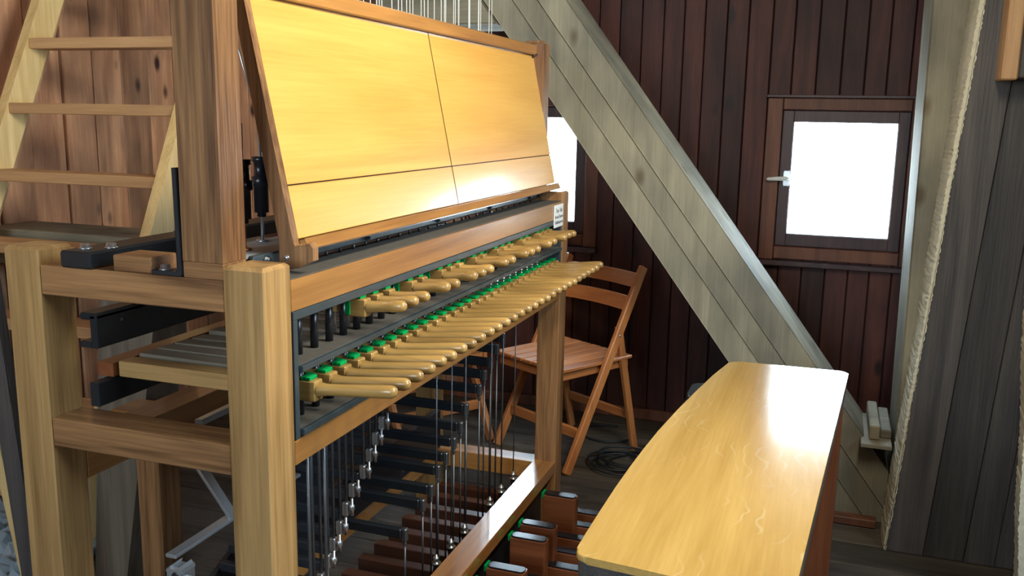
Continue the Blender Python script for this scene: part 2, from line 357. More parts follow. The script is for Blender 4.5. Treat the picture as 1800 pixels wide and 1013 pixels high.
# short cleat under the brace and against the post
ct = thing('wedge_block', 'small pale wedge plate nailed between diagonal brace and upright post', 'block', (.22, 3.4, .30))
obj('plate', B().box(.165, .266, 3.22, 3.58, .300, .314, .002), 'greyX', ct)
obj('block', B().box(.192, .226, 3.27, 3.58, .3145, .365, .004), 'greyX', ct)
obj('block', B().box(.229, .266, 3.30, 3.58, .3145, .345, .004), 'greyX', ct)
# upright post
tag(obj('upright_post', B().prismY([(.281, 0), (.66, 0), (.64, ZT), (.243, ZT)], 3.28, 3.60, .006), 'greyZ'),
    'pale grey upright timber post right of the window', 'post')
# dark leaning timber with waney edge
lt = thing('leaning_timber', 'massive dark stained timber with rough pale edge, leaning right of the bench', 'beam', (.45, 3.15, 0))
def LX(z): return .262 + (.383 - .262) / 1.76 * z
for k, (f0, f1) in enumerate(((0, .115), (.117, .235), (.237, .325), (.327, .46))):
    b = B().prismY([(LX(0) + f0, 0), (LX(0) + f1, 0), (LX(ZT) + f1 * .92, ZT), (LX(ZT) + f0 * .92, ZT)], 3.085 + (.0, .002, .0, .003)[k], 3.272, .002)
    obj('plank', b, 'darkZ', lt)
# rough pale strip on its left flank
ed = bmesh.new(); nz = 420; cols = []
for i in range(nz + 1):
    z = ZT * i / nz; x = LX(z); j = random.uniform(-.0022, .0022) + .0015 * math.sin(z * 9); j2 = random.uniform(-.0015, .0015)
    tz = .30 + .7 * min(1, z / 1.7)
    cols.append([ed.verts.new(p) for p in ((x - .002, 3.272, z), (x - .020 * tz + j2, 3.262, z), (x - .020 * tz + j2, 3.13, z), (x - .012 * tz + j, 3.088, z), (x + .003 + j, 3.083, z), (x + .006 + j, 3.10, z))])
for a, b_ in zip(cols, cols[1:]):
    for k in range(6):
        ed.faces.new([a[k], a[(k + 1) % 6], b_[(k + 1) % 6], b_[k]])
ed.faces.new(cols[0]); ed.faces.new(cols[-1][::-1])
eb = B(); eb.bm.free(); eb.bm = ed
plab(obj('waney_edge', eb, 'waney', lt), 'rough pale bare edge')
# near timber whose edge shows at the right border
ed = bmesh.new(); cols = []
for i in range(nz + 1):
    z = ZT * i / nz; x = .588 - .0735 * z + random.uniform(-.002, .002) + .002 * math.sin(z * 14)
    cols.append([ed.verts.new(p) for p in ((x, 2.70, z), (.611 - .0735 * z, 2.698, z), (.611 - .0735 * z, 2.82, z), (x + .01, 2.82, z))])
for a, b_ in zip(cols, cols[1:]):
    for k in range(4): ed.faces.new([a[k], a[(k + 1) % 4], b_[(k + 1) % 4], b_[k]])
ed.faces.new(cols[0]); ed.faces.new(cols[-1][::-1])
eb = B(); eb.bm.free(); eb.bm = ed
rt = thing('rough_timber', 'pale rough-edged timber at the right border of the photo', 'beam', (.70, 2.76, 0))
plab(obj('waney_edge', eb, 'waney', rt), 'rough pale bare edge')
obj('timber', B().prismY([(.612, 0), (.90, 0), (.90 - .0735 * ZT, ZT), (.612 - .0735 * ZT, ZT)], 2.70, 2.82, .004), 'greyZ', rt)
hb = thing('hanging_block', 'orange-brown sawn timber stub fixed high on the dark leaning timber', 'block', (.5, 3.0, 1.52))
obj('stub', B().box(.433, .475, 2.97, 3.084, 1.525, 2.2, .004), 'treadZ', hb)
plab(obj('dark_stub', B().box(.477, .70, 2.975, 3.084, 1.53, 2.2, .004), 'darkZ', hb), 'shaded front of the stub, darkened by colour')  # same stub's shaded side, built as a separate dark box
# left side
tag(obj('left_brace', B().prismY([(-1.89, 0), (-1.79, 0), (-1.60, 1.0), (-1.79, 1.0)], 1.88, 2.00, .006), 'leverZ'), 'grey timber brace behind the console, seen low at the left', 'beam')  # lever material reused here to darken grey timber standing in shade
tag(obj('wall_girder', B().box(-2.99, -1.6, 2.56, 2.80, .82, .955, .005), 'greyX'), 'pale horizontal girder along the boarded wall behind the ladder', 'beam')
struct(obj('trim_1', B().box(X0 + .005, X0 + .07, 2.82, Y1 - .01, .74, .80, .004), 'casing'))
struct(obj('trim_2', B().box(X0 + .07, -1.75, Y1 - .07, Y1 - .006, .74, .80, .004), 'casing'))

struct(obj('trim_3', B().box(.06, .24, 3.24, 3.285, 0.001, .03, .003), 'casing'))
# ---------------------------------------------------------------- ladder
def lad(z): return 2.57 + (z - 1.355) / 2.115
ld = thing('wooden_ladder', 'pale pine ladder with flat treads leaning at the left, behind the console', 'ladder', (-2.45, lad(0), 0))
for xa, xb in ((-2.835, -2.795), (-2.075, -2.035)):
    t = bmesh.new(); dpt = .11
    b = B().box(0, 1, 0, 1, 0, 1)
    for v in b.bm.verts:
        x_, y_, z_ = v.co; z = z_ * 2.75
        v.co = Vector((xa + (xb - xa) * x_, lad(z) + (y_ - .5) * dpt, z))
    obj('rail', b, 'pineZ', ld)
b = B().box(0, 1, 0, 1, 0, 1)
for v in b.bm.verts:
    x_, y_, z_ = v.co; z = z_ * 2.75
    v.co = Vector((-2.93 + .045 * x_, lad(z) + .12 + (y_ - .5) * .06, z))
obj('handrail', b, 'treadZ', ld)
for k in range(-4, 5):
    z = 1.186 + .2325 * k
    if z < .15 or z > 2.7: continue
    yy = lad(z); obj('tread', B().box(-2.794, -2.076, yy - .055, yy + .055, z - .042, z - .004, .003), 'treadX', ld)

# ---------------------------------------------------------------- carillon console
Xf = -0.794; XB = -1.23                       # front plane, inner face of the rear posts
con = thing('carillon_console', 'oak carillon playing console with rows of wooden batons and black steel frame', 'carillon console', (-1.05, 2.0, 0))
YN0, YN1, YF0, YF1 = 1.153, 1.226, 2.767, 2.840
def post(x0, x1, y0, y1, z0, z1, mat='oakpZ', ch=.006):
    b = B().box(x0, x1, y0, y1, z0, z1)
    top = [e for e in b.bm.edges if all(abs(v.co.z - z1) < 1e-6 for v in e.verts)]
    bmesh.ops.bevel(b.bm, geom=top, offset=ch, segments=1, affect='EDGES')
    o = [e for e in b.bm.edges if abs(e.verts[0].co.z - e.verts[1].co.z) > .3]
    bmesh.ops.bevel(b.bm, geom=o, offset=.002, segments=1, affect='EDGES')
    return obj('post', b, mat, con)
for ya, yb in ((YN0, YN1), (YF0, YF1)):
    post(Xf - .073, Xf, ya, yb, 0, 1.167, 'oakpZ' if ya < 2 else 'oakbZ')  # far post is coloured browner to carry its backlit shade
    post(-1.303, XB, ya, yb, 0, 1.172)
    # end rails
    obj('end_rail', B().box(XB + .0005, Xf - .0735, ya + .002, yb - .002, 1.093, 1.143, .0015), 'oakbX', con)
    obj('end_rail', B().box(XB + .0005, Xf - .0735, ya + .002, yb - .002, .827, .877, .0015), 'oakbX', con)
    obj('end_rail', B().box(XB + .0005, Xf - .0735, ya + .002, yb - .002, .20, .26, .0015), 'oakX', con)
    # upper posts standing on the end rail
    yb2 = ya + .062; b = B().box(-.9415, -.8675, ya + .003, yb2, 1.1695, 1.63)
    tb_ = [e for e in b.bm.edges if all(abs(v.co.z - 1.63) < 1e-6 for v in e.verts)]
    bmesh.ops.bevel(b.bm, geom=tb_, offset=.010, segments=3, affect='EDGES')
    obj('upper_post', b, 'oakbZ', con)
    obj('post_foot', B().box(-.9415, -.8675, ya + .003, yb2, 1.1435, 1.1688, .0008), 'oakbX', con)
# front rails
obj('top_rail', B().box(-.866, Xf, YN1 + .0005, YF0 - .0005, 1.086, 1.1375, .0012), 'oakY', con)
plab(obj('top_board', B().box(-.872, Xf - .004, YN1 + .002, YF0 - .002, 1.1378, 1.1395), 'dusty', con), 'dusty dark top surface')
obj('front_rail', B().box(-.866, Xf, YN1 + .0005, YF0 - .0005, .828, .870, .0012), 'oakY', con)
obj('lower_rail', B().box(-.866, Xf, YN1 + .0005, YF0 - .0005, .232, .272, .0012), 'oakY', con)
obj('rear_rail', B().box(-1.303, XB, YN1 + .0005, YF0 - .0005, .20, .26, .0012), 'oakY', con)
obj('rear_rail', B().box(-1.303, XB, YN1 + .0005, YF0 - .0005, .74, .80, .0012), 'oakY', con)
obj('crest_rail', B().box(-.940, -.890, YN1, YF0 + .003, 1.585, 1.615, .0025), 'oakY', con)
plab(obj('kick_board', B().box(-.85, -.84, YN1, YF0, .02, .231), 'steel', con), 'black board behind the pedals')
# steel bars
def steel(name, *a, bev=.002, mat='steel'): return obj(name, B().box(*a, bev), mat, con)
o = steel('steel_bar', -1.178, -1.115, 1.146, 2.80, 1.1435, 1.172, bev=.004)
for (x_, y_) in ((-1.155, 1.180), (-1.125, 1.205)):
    obj('bolt', B().hexhead((x_, y_, 1.172), .008, .008), 'zinc', o)
steel('steel_channel', -1.205, -1.190, 1.228, 2.765, .985, 1.045)
o = steel('steel_channel', -1.229, -1.200, 1.228, 2.765, .985, .997)
steel('steel_channel', -1.229, -1.190, 1.228, 2.765, 1.035, 1.048, bev=.004)
for k in range(8): obj('rivet', B().lathe((-1.19, 1.29 + .19 * k, 1.025), (-1.186, 1.29 + .19 * k, 1.025), [(0, .006), (.003, .004), (.004, 0)], 8), 'blackcyl', con)
steel('steel_channel', -1.215, -1.195, 1.228, 2.765, .878, .922)
obj('spacer_block', B().box(-1.078, -1.003, 1.156, 1.218, 1.1435, 1.170, .002), 'oakbX', con)
# bent bracket
bk = B().prismY([(-.999, 1.1445), (-.9455, 1.1445), (-.9425, 1.148), (-.9455, 1.312), (-.9520, 1.312), (-.9500, 1.156), (-.954, 1.151), (-.999, 1.151)], 1.1535, 1.180, .0008)
o = obj('angle_bracket', bk, 'steel', con)
obj('bolt', B().hexhead((-.985, 1.168, 1.151), .008, .008), 'zinc', o)
# grey plate and black angle under the desk
steel('cover_plate', -.992, -.878, 1.232, 2.755, 1.145, 1.166, bev=.001, mat='greyplate')
o = steel('steel_angle', -.876, -.862, 1.228, 2.762, 1.1480, 1.171, bev=.003, mat='slate')
for k in range(6):
    yy = 1.262 + .343 * k if k < 5 else 2.72
    obj('bolt', B().hexhead((-.862, yy, 1.160), .007, .007, (1, 0, 0)), 'blackcyl', o)
for k in range(28):
    yy = 1.29 + .0505 * k + .02
    obj('guide_pin', B().cyl((-.869, yy, 1.1396), (-.869, yy, 1.1478), .003, 6), 'blackcyl', con)
# keyboard steel frame
kf = B()
kf.box(-.85, Xf + .001, YN1 + .003, YF0 - .003, 1.071, 1.0855, .001)
kf.box(-.85, Xf + .001, YN1 + .003, YN1 + .016, .8712, 1.0710, .001)
kf.box(-.85, Xf + .001, YF0 - .016, YF0 - .003, .8712, 1.0710, .001)
obj('key_frame', kf, 'slate', con)
sh = obj('guide_shelf', B().box(-.875, Xf + .008, YN1 + .017, YF0 - .017, .984, .994, .001), 'slate', con)
plab(obj('shelf_dust', B().box(-.874, Xf + .000, YN1 + .018, YF0 - .018, .9942, .9952), 'dusty', sh), 'dusty top of shelf')
sh2 = obj('guide_shelf', B().box(-.875, Xf + .008, YN1 + .017, YF0 - .017, .876, .887, .001), 'slate', con)
plab(obj('shelf_dust', B().box(-.874, Xf + .000, YN1 + .018, YF0 - .018, .8872, .8882), 'dusty', sh2), 'dusty top of shelf')
g0 = obj('guide_post', B().cyl((-.832, 1.303, .996), (-.832, 1.303, 1.0705), .0072, 12), 'blackcyl', con)
g1 = obj('guide_post', B().cyl((-.832, 1.303, .889), (-.832, 1.303, .983), .0072, 12), 'blackcyl', con)
for k in range(1, 29):
    mesh_copy(g0, con, g0.location + Vector((0, .0505 * k, 0)))
    mesh_copy(g1, con, g1.location + Vector((0, .0505 * k, 0)))
mesh_copy(g0, con, g0.location + Vector((0, -.047, 0)))
# batons
def make_baton(L, wy, zc, hz, tilt, r0, r1, y0, x_base):
    """a key in world space at y0; returns root part with felt and lever as children"""
    a = Vector((x_base + .010, y0, zc)); d = Vector((math.cos(tilt), 0, math.sin(tilt)))
    b = B().box(x_base - .045, x_base + .008, y0 - wy / 2, y0 + wy / 2, zc - hz * .55, zc + hz * .45, .0022)
    # flared neck
    b.lathe(a - d * .006, a + d, [(0, 0), (0, hz * .36), (.007, hz * .36), (.018, r0 * 1.05), (.030, r0), (.050, r0), (L - .03, r1), (L - .010, r1 * .98), (L - .004, r1 * .80), (L - .001, r1 * .45), (L, 0)], 14)
    k = obj('baton', b, 'ashX', con, loc=(x_base, y0, zc))
    f = obj('felt', B().box(x_base - .020, x_base - .002, y0 - wy / 2 + .001, y0 + wy / 2 - .001, zc + hz * .45, zc + hz * .45 + .006, .001), 'felt', k)
    f2 = obj('felt', B().box(x_base - .040, x_base - .022, y0 - wy / 2 - .0035, y0 - wy / 2 - .0005, zc - hz * .45, zc + hz * .45, .001), 'felt', k)
    return [k, f, f2]
def copy_parts(ps, vec, parent):
    k = ps[0].copy(); C.objects.link(k); k.parent = parent; k.location = ps[0].location + vec
    for q in ps[1:]:
        c = q.copy(); C.objects.link(c); c.parent = k; c.location = q.location.copy()
    return k
YK = 1.290; SP = .0505
low = make_baton(.150, .026, .942, .036, .085, .0100, .0112, YK, Xf)
lv = obj('key_lever', B().box(-1.188, -.846, YK - .019, YK + .019, .924, .953, .002), 'leverX', low[0])
low.append(lv)
hi = make_baton(.082, .024, 1.050, .034, .10, .0104, .0112, YK + 3.5 * SP, Xf)
lv = obj('key_lever', B().box(-1.10, -.846, YK + 3.5 * SP - .009, YK + 3.5 * SP + .009, 1.036, 1.058, .002), 'pineX', hi[0]); hi.append(lv)
ups = [3.5, 4.5, 5.5, 7.5, 8.5, 10.5, 11.5, 12.5, 14.5, 15.5, 17.5, 18.5, 19.5, 21.5, 22.5, 24.5, 25.5, 26.5]
for i in range(1, 29):
    k = copy_parts(low, Vector((0, SP * i, 0)), con); k.rotation_euler = (0, random.uniform(-.012, .012), random.uniform(-.006, .006))
for u in ups[1:]:
    k = copy_parts(hi, Vector((0, SP * (u - 3.5), 0)), con); k.rotation_euler = (0, random.uniform(-.014, .014), random.uniform(-.006, .006))
low[3].data = low[3].data.copy(); low[3].data.materials[0] = M['oakpX']  # nearest lever coloured paler for its lit front
# felt-lined key tray behind the levers
obj('lever_rack', B().box(-1.229, -1.192, 1.262, 2.735, .925, .950, .001), 'pedY', con)
# vertical tracker rods rising behind the upper keys
for u in ups:
    yy = YK + u * SP
    obj('tracker_rod', B().cyl((-.858, yy + .004, .996), (-.858, yy + .004, 1.036), .0018, 6), 'zinc', con)

# turnbuckles by the upper post
for (x_, y_, mt, zt) in ((-.937, 1.31, 'copper', 1.166), (-.971, 1.412, 'zinc', 1.166)):
    rd = obj('adjuster_rod', B().cyl((x_, y_, zt), (x_, y_, 1.38), .0032, 8).cyl((x_, y_, 1.378), (x_ - .07, y_, 1.62), .0015, 6).lathe((x_, y_, zt), (x_, y_, zt + .004), [(0, 0), (0, .012), (.004, .012), (.004, 0)], 10), mt, con)
    z = 1.212
    obj('turnbuckle', B().lathe((x_, y_, z), (x_, y_, z + .12), [(0, 0), (0, .008), (.008, .008), (.008, .013), (.055, .013), (.058, .017), (.072, .017), (.074, .012), (.098, .012), (.10, .015), (.108, .015), (.108, 0)], 14), 'blackcyl', rd)

# low lever arms with forks and rods, the staircase of rods and turnbuckles
arms = [(2.663, .695), (2.606, .673), (2.551, .643), (2.498, .619), (2.457, .584), (2.353, .556), (2.311, .514), (2.261, .484), (2.205, .460), (2.151, .442), (2.106, .404), (2.052, .385), (1.946, .350)]
for (yy, zz) in arms:
    x_ = -.95
    a_ = obj('roller_arm', B().box(-1.21, x_ - .004, yy - .010, yy + .010, zz - .004, zz + .022, .003), 'steel', con)
    obj('fork', B().box(x_ - .004, x_ + .010, yy - .008, yy + .008, zz - .012, zz + .024, .003).box(x_ - .001, x_ + .007, yy - .005, yy + .005, zz - .026, zz - .012, .002), 'darkzinc', a_)
    obj('pull_rod', B().cyl((x_ + .003, yy, .165), (x_ + .003, yy, zz - .026), .0028, 8), 'darkzinc', con)
for k, yy in enumerate((2.75, 2.631, 2.527, 2.317, 2.216, 2.114)):
    x_ = -.935
    nb = obj('nut_and_washer', B().lathe((x_, yy, .198), (x_, yy, .225), [(0, 0), (0, .013), (.003, .014), (.004, .006), (.010, .006), (.012, .009), (.018, .009), (.020, .004), (.026, .003), (.026, 0)], 10), 'zinc', con)
    obj('spring', B().lathe((x_, yy, .165), (x_, yy, .198), sum([[(.0055 * j, .0065), (.0055 * j + .0027, .009)] for j in range(6)], []), 10), 'steel', nb)
    obj('pull_rod', B().cyl((x_, yy, .225), (x_, yy, .82), .0022, 6), 'darkzinc', con)
tbs = [(1.834, .693), (1.802, .665), (1.771, .636), (1.741, .607), (1.690, .583), (1.661, .551), (1.633, .519), (1.605, .492), (1.581, .466), (1.552, .436), (1.523, .405)]
for (yy, zz) in tbs:
    x_ = -.95
    r_ = obj('pull_rod', B().cyl((x_, yy, zz), (x_, yy, .918), .0034, 8), 'darkzinc', con)
    obj('turnbuckle', B().box(x_ - .008, x_ + .006, yy - .007, yy + .007, zz - .022, zz + .010, .002).lathe((x_ + .014, yy, zz - .02), (x_ + .014, yy, zz + .02), [(0, 0), (0, .004), (.012, .004), (.014, .006), (.024, .006), (.026, .003), (.04, .003), (.04, 0)], 8), 'zinc', r_)
    obj('roller_arm', B().box(-1.20, x_ - .009, yy - .009, yy + .009, zz - .030, zz - .008, .003), 'steel', con)
for yy in (1.262, 1.345, 1.375, 1.43, 1.49):
    obj('pull_rod', B().cyl((-.90, yy, .165), (-.90, yy, .918), .0034, 8), 'darkzinc', con)
# black roller frame carrying the arms
obj('roller_frame', B().obox((-1.215, 1.40, .25), (-1.215, 2.74, .80), .012, .17, (1, 0, 0)), 'steel', con)
steel('roller_frame', -1.229, -1.208, 1.66, 2.765, .265, .40)
# rear plate of the console
# pedals: sharps are tall blocks, naturals are long low bars
def make_pedal(x0, x1, y, w_, z0, z1):
    p = obj('pedal', B().prism([(x0, y - w_ / 2), (x1 - .004, y - w_ / 2), (x1, y - w_ / 2 + .006), (x1, y + w_ / 2 - .006), (x1 - .004, y + w_ / 2), (x0, y + w_ / 2)], z0, z1, .0012), 'pedX', con, loc=(x0, y, z1))
    c = obj('cap', B().prism([(x0 + .012 + .012 * math.cos(a), y + (w_ / 2 - .004) * math.sin(a)) for a in [PI / 2 + PI * j / 6 for j in range(7)]] + [(x1 - .012 + .010 * math.cos(a), y + (w_ / 2 - .004) * math.sin(a)) for a in [-PI / 2 + PI * j / 6 for j in range(7)]], z1, z1 + .005, .001), 'blackcyl', p)
    plab(c, 'black rounded cap')
    f = obj('felt', B().box(x0 - .008, x0 - .0005, y - w_ / 2 + .004, y + w_ / 2 - .004, z1 - .012, z1 + .006, .001), 'felt', p)
    return [p, c, f]
sp_ = make_pedal(-.776, -.672, 2.600, .040, .10, .232)
for yy in (2.375, 2.285, 2.096, 2.008, 1.82, 1.73, 1.64, 1.44, 1.35): copy_parts(sp_, Vector((0, yy - 2.600, 0)), con)
npd = make_pedal(-.776, -.42, 2.725, .040, .075, .130)
for i in range(1, 16): copy_parts(npd, Vector((0, -.0945 * i, 0)), con)
bl = obj('pedal_lever', B().box(-1.19, -.855, 2.725 - .018, 2.725 + .018, .115, .155, .002), 'peddX', con)
for i in range(1, 16): mesh_copy(bl, con, bl.location + Vector((0, -.0945 * i, 0)))
# sign on the far end of the top rail
sg = obj('name_plate', B().box(Xf + .0006, Xf + .0035, 2.672, 2.768, 1.062, 1.132, .001), 'sign', con)
plab(sg, 'small white plate with dark lettering')
def text(body, size, loc, parent, mat):
    cu = bpy.data.curves.new('lettering', 'FONT'); cu.body = body; cu.size = size; cu.align_x = 'CENTER'; cu.extrude = .0002
    t = bpy.data.objects.new('lettering', cu); C.objects.link(t)
    bpy.context.view_layer.update()
    me = bpy.data.meshes.new_from_object(t); bpy.data.objects.remove(t)
    o = bpy.data.objects.new('lettering', me); C.objects.link(o); me.materials.append(M[mat]); o.parent = parent
    o.rotation_euler = (PI / 2, 0, PI / 2); o.location = Vector(loc) - world_loc(parent)
text('Ton  Hal', .019, (Xf + .0038, 2.72, 1.108), sg, 'ink')
text('Brood-Doorn', .015, (Xf + .0038, 2.72, 1.090), sg, 'ink')
text('Klokkentoren', .015, (Xf + .0038, 2.72, 1.073), sg, 'ink')
# transmission wires above the crest
random.seed(3)
for k in range(36):
    yy = 1.62 + (2.52 - 1.62) * k / 35 + random.uniform(-.008, .008)
    lean = random.uniform(-.03, .01) if k % 3 == 0 else 0
    xx = -.955 + random.uniform(-.008, .008)
    obj('transmission_wire', B().cyl((xx, yy, 1.166), (xx + lean, yy - lean * 1.2, 2.9), .0013, 5), 'wire', con)

# ---------------------------------------------------------------- music desk
DY0, DY1 = 1.296, 2.775
zb, zt2, xb_, xt = 1.195, 1.583, -.823, -.902
dv = Vector((xt - xb_, 0, zt2 - zb)); dl = dv.length; dv.normalize(); dnm = Vector((dv.z, 0, -dv.x))
md = thing('music_desk', 'large varnished yellow wooden music desk leaning above the keyboard', 'music desk', (xb_, 2.03, zb))
def dpt(u, n_): p = Vector((xb_, 0, zb)) + dv * u + dnm * n_; return (p.x, p.z)
ug = .088
YM = 1.985
for (ya, yb) in ((DY0 + .001, YM - .0032), (YM + .0032, DY1)):
    for (u0, u1) in ((.0, ug - .002), (ug + .002, dl)):
        pts = [dpt(u0, 0), dpt(u1, 0), dpt(u1, -.014), dpt(u0, -.014)]
        obj('panel', B().prismY(pts, ya, yb, .0010), 'desk', md)
obj('seam_shade', B().prismY([dpt(ug - .0019, -.0030), dpt(ug + .0019, -.0030), dpt(ug + .0019, -.0144), dpt(ug - .0019, -.0144)], DY0 + .001, DY1), 'void', md)  # dark strips in the panel gaps stand in for the shade there
obj('seam_shade', B().prismY([dpt(0, -.0020), dpt(dl, -.0020), dpt(dl, -.0029), dpt(0, -.0029)], YM - .0031, YM + .0031), 'void', md)
obj('backing', B().prismY([dpt(0.003, -.0145), dpt(dl - .003, -.0145), dpt(dl - .003, -.017), dpt(.003, -.017)], DY0 + .004, DY1 - .004), 'void', md)
# side board with notched foot
sb = [dpt(dl, 0), dpt(dl, -.022), dpt(.0, -.026), dpt(-.045, -.036), dpt(-.048, .0), dpt(-.040, .030), dpt(-.020, .034)]
for j in range(5): sb += [dpt(-.010, .030 - .006 * j), dpt(-.014, .027 - .006 * j)]
sb += [dpt(-.006, .0)]
for y0_, y1_ in ((DY0 - .016, DY0),):
    b = obj('side_board', B().prismY(sb, y0_, y1_, .0005), 'oakbZ', md)  # darker oak carries the shade on this side of the desk
    s_ = dpt(-.028, -.018); obj('screw', B().lathe((s_[0], y0_, s_[1]), (s_[0], y0_ - .003, s_[1]), [(0, .005), (.002, .0045), (.003, 0)], 8), 'zinc', b)
lp = [dpt(-.003, -.020), dpt(-.003, .012), dpt(-.020, .016), dpt(-.024, -.020)]
obj('ledge', B().prismY(lp, DY0 + .001, DY1, .001), 'oakY', md)
hx_, hz_ = dpt(dl + .002, -.002)
obj('hook', B().cyl((hx_, DY1 - .02, hz_ - .01), (hx_ + .016, DY1 - .012, hz_ + .004), .003, 6), 'steel', md)

# ---------------------------------------------------------------- bench
ZBn = .72
L_edge = [(-.232, 2.605), (-.262, 2.43), (-.285, 2.253), (-.304, 2.09), (-.319, 1.933), (-.328, 1.80), (-.333, 1.70), (-.337, 1.589), (-.339, 1.472), (-.340, 1.381)]
bp_ = L_edge + [(-.340, 1.302), (-.246, 1.294), (-.174, 1.286), (-.08, 1.278), (-.006, 1.270), (.000, 1.359), (.087, 2.615)]
def round_corners(pts, r=.016, ang=35):
    o = []; n = len(pts)
    for i in range(n):
        p0, p, p1 = Vector(pts[i - 1]), Vector(pts[i]), Vector(pts[(i + 1) % n])
        a = (p0 - p).normalized(); b = (p1 - p).normalized()
        if a.angle(b) < math.radians(180 - ang):
            for t in (0, .25, .5, .75, 1): 
                q = (p + a * r) * (1 - t) ** 2 + p * 2 * t * (1 - t) + (p + b * r) * t ** 2; o.append((q.x, q.y))
        else: o.append((p.x, p.y))
    return o
bp_ = round_corners(bp_, .024)
bn = thing('organ_bench', 'long varnished oak bench with a bowed edge in the right foreground', 'bench', (-.13, 2.05, 0))
obj('seat_top', B().prism(bp_, ZBn - .013, ZBn, .0045), 'bench', bn)
def inset(p, f): c = Vector((-.13, 2.03)); q = Vector(p); return tuple(c + (q - c) * f)
plab(obj('apron', B().prism([inset(p, .990) for p in bp_], ZBn - .048, ZBn - .0135, .002), 'darkY', bn), 'dark edge band under the seat top')
obj('end_panel', B().prism([(-.322, 1.325), (-.012, 1.300), (-.010, 1.330), (-.320, 1.355)], 0, ZBn - .0485, .003), 'oakpZ', bn)
obj('end_panel', B().prism([(-.222, 2.552), (.078, 2.562), (.080, 2.592), (-.220, 2.582)], 0, ZBn - .0485, .003), 'pedZ', bn)
obj('stretcher', B().prism([(-.17, 1.42), (-.14, 1.42), (-.075, 2.54), (-.105, 2.54)], .20, .28, .003), 'oakY', bn)

# ---------------------------------------------------------------- folding chairs
def make_chair(label, loc, rz):
    """local: +x front, z up; built at origin then placed"""
    ch = thing('folding_chair', label, 'chair', (0, 0, 0))
    hw = .215
    def leg_line(z): return .215 - .41 * z / .80
    for s in (-1, 1):
        y_ = s * hw
        obj('leg', B().obox((.215, y_, 0), (leg_line(.80), y_, .80), .040, .022, (1, 0, 0), .004), 'chairZ', ch)
        obj('leg', B().obox((-.215, s * (hw - .024), 0), (-.085, s * (hw - .024), .56), .032, .020, (1, 0, 0), .003), 'chairZ', ch)
        obj('seat_rail', B().box(-.17, .235, s * (hw - .047) - .010, s * (hw - .047) + .010, .375, .415, .003), 'chairX', ch)
        obj('pivot_bolt', B().lathe((leg_line(.53), s * (hw + .011), .53), (leg_line(.53), s * (hw + .016), .53), [(0, .006), (.003, .005), (.005, 0)], 8), 'zinc', ch)
    for k in range(7):
        yy = -.177 + .059 * k
        obj('seat_slat', B().box(-.165, .245, yy - .0265, yy + .0265, .4155, .430, .003), 'chairX', ch)
    obj('front_rail', B().box(.212, .236, -.155, .155, .376, .415, .003), 'chairY', ch)
    for zz in (.745, .655):
        xx = leg_line(zz)
        t = bmesh.new(); nseg = 8; rows = []
        for i in range(nseg + 1):
            f = i / nseg; yy = -hw + .011 + (2 * hw - .022) * f; cx = xx - .025 * math.sin(PI * f)
            rows.append([t.verts.new(p) for p in ((cx + .009 + .01, yy, zz - .027), (cx + .009 - .01, yy, zz + .027), (cx - .006 - .01, yy, zz + .027), (cx - .006 + .01, yy, zz - .027))])
        for a, b_ in zip(rows, rows[1:]):
            for q in range(4): t.faces.new([a[q], a[(q + 1) % 4], b_[(q + 1) % 4], b_[q]])
        t.faces.new(rows[0]); t.faces.new(rows[-1][::-1])
        eb = B(); eb.bm.free(); eb.bm = t; obj('back_slat', eb, 'chairY', ch)
    obj('stretcher', B().box(-.196, -.178, -.180, .180, .14, .175, .002), 'chairY', ch)
    obj('stretcher', B().box(.130, .150, -.203, .203, .13, .170, .002), 'chairY', ch)
    ch.location = loc; ch.rotation_euler = (0, 0, rz)
    return ch
# near front foot at (-.906, 3.317); front direction (-.5, -.866)
fd = Vector((-.5, -.866)); wdv = Vector((-.866, .5))
cc = Vector((-.906, 3.317)) - fd * .215 + wdv * .215
make_chair('brown wooden folding chair just beyond the far end of the console', (cc.x, cc.y, 0), math.atan2(fd.y, fd.x))
make_chair('second brown folding chair, mostly hidden behind the console rods', (-1.62, 3.52, 0), math.radians(-35))

# ---------------------------------------------------------------- small things
# dark plastic case behind the bench
cs = thing('plastic_case', 'dark plastic case behind the far end of the bench', 'case', (-.25, 2.98, 0))
def rbox(x0, x1, y0, y1, z0, z1, r): return B().prism(round_corners([(x0, y0), (x1, y0), (x1, y1), (x0, y1)], r), z0, z1, .006)
obj('body', rbox(-.43, -.06, 2.86, 3.10, 0, .40, .03), 'case', cs)
obj('rim', rbox(-.415, -.075, 2.87, 3.09, .401, .455, .03), 'case', cs)
obj('lid', rbox(-.395, -.095, 2.885, 3.075, .456, .51, .04), 'case', cs)
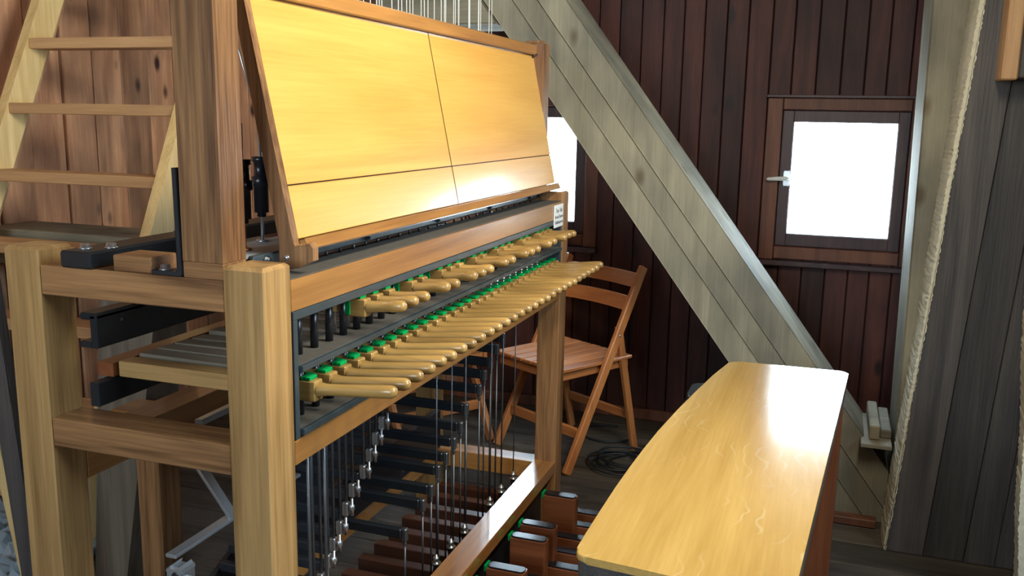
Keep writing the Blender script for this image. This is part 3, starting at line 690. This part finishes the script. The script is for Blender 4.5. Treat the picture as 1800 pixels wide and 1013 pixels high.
# coiled cable on the floor
def tube(pts, r, n=6):
    b = B(); rings = []
    P_ = [Vector(p) for p in pts]
    for i, p in enumerate(P_):
        d = (P_[min(i + 1, len(P_) - 1)] - P_[max(i - 1, 0)]).normalized(); x = d.cross(Vector((0, 0, 1))).normalized(); y = d.cross(x)
        rings.append([b.bm.verts.new(p + (x * math.cos(k * 2 * PI / n) + y * math.sin(k * 2 * PI / n)) * r) for k in range(n)])
    for a, c in zip(rings, rings[1:]):
        for k in range(n): f = b.bm.faces.new([a[k], a[(k + 1) % n], c[(k + 1) % n], c[k]]); f.smooth = True
    b.bm.faces.new(rings[0][::-1]); b.bm.faces.new(rings[-1])
    return b
random.seed(11)
def coil(cx, cy, turns, r0):
    pts = []; N_ = int(turns * 26)
    for i in range(N_):
        t = i / 26 * 2 * PI; rr = r0 * (1 + .16 * math.sin(t * .37 + 1) + .08 * math.sin(t * 1.9))
        pts.append((cx + rr * math.cos(t) + .03 * math.sin(t * .21), cy + rr * .85 * math.sin(t) + .03 * math.cos(t * .17), .006 + .0045 * (i / 26) * .9 + .003 * abs(math.sin(t * .5))))
    return pts
tag(obj('coiled_cable', tube(coil(-.71, 3.50, 6, .12) , .0048), 'cable'), 'black cable coiled on the floor between chair and bench', 'cable')
tag(obj('loose_cable', tube([(-.86 + .12 * math.cos(t * .35), 3.84 + .11 * math.sin(t * .35), .005) for t in range(4, 18)] + [], .0048), 'cable'), 'black cable loop lying on the floor behind the chair leg', 'cable')
# aluminium strut frame inside the left end of the console
al = thing('metal_strut_frame', 'blue-grey metal strut frame seen through the left end of the console', 'bracket', (-1.1, 1.45, 0))
obj('strut', B().box(-1.125, -1.10, 1.29, 1.72, .574, .582, .002), 'alu', al)
obj('strut', B().obox((-1.105, 1.470, .583), (-1.120, 1.368, .76), .008, .022, (1, 0, 0), .002), 'alu', al)
obj('strut', B().box(-1.128, -1.110, 1.395, 1.70, .800, .812, .002), 'alu', al)
obj('foot', B().box(-1.130, -1.095, 1.60, 1.63, 0, .5645, .002), 'steel', al)
jb = thing('socket_bracket', 'pale metal bracket with round holes at the bottom left inside the console', 'bracket', (-1.08, 1.29, 0))
obj('plate', B().prismY([(-1.102, .20), (-1.070, .20), (-1.070, .565), (-1.074, .570), (-1.098, .570), (-1.102, .565)], 1.27, 1.30, .004), 'alu', jb)
for z in (.552, .522, .492): plab(obj('hole', B().lathe((-1.086, 1.2702, z), (-1.086, 1.2692, z), [(0, .0095), (.001, .0085), (.001, 0)], 14), 'steel', jb), 'dark round hole')
obj('bolt', B().hexhead((-1.070, 1.285, .545), .007, .007, (1, 0, 0)), 'zinc', jb)
obj('foot_plate', B().box(-1.15, -1.03, 1.24, 1.34, 0, .01, .002).box(-1.095, -1.07, 1.275, 1.295, .01, .20), 'steel', jb)
# trestle post behind the console, leaning boards at the far left
tp = thing('trestle_post', 'short square wooden post standing behind the console at lower left', 'post', (-1.55, 1.8, 0))
obj('upright', B().box(-1.600, -1.532, 1.75, 1.83, 0, .62, .003), 'oakbZ', tp)
obj('cap', B().box(-1.66, -1.47, 1.74, 1.84, .621, .66, .003), 'oakX', tp)
tag(obj('leaning_plank', B().obox((-1.800, 1.62, .0), (-1.905, 1.62, 1.15), .055, .03, (1, 0, 0), .002), 'darkZ'), 'dark brown plank leaning beside the left post of the console', 'plank')
tag(obj('leaning_batten', B().obox((-1.845, 1.66, .0), (-2.02, 1.66, .95), .030, .03, (1, 0, 0), .002), 'pineZ'), 'narrow pale batten leaning at the lower left edge', 'batten')
random.seed(5)
t = bmesh.new(); nx = 26
vs = [[t.verts.new((-2.72 + .62 * i / nx + random.uniform(-.01, .01), 1.55 + .75 * j / nx + random.uniform(-.01, .01), .006 + random.random() ** 3 * .05)) for j in range(nx + 1)] for i in range(nx + 1)]
for i in range(nx):
    for j in range(nx): t.faces.new([vs[i][j], vs[i + 1][j], vs[i + 1][j + 1], vs[i][j + 1]])
eb = B(); eb.bm.free(); eb.bm = t
so = obj('plastic_sheet', eb, 'sheet'); tag(so, 'crumpled bluish plastic sheet on the floor at the lower left', 'sheet')
md_ = so.modifiers.new('s', 'SOLIDIFY'); md_.thickness = .001
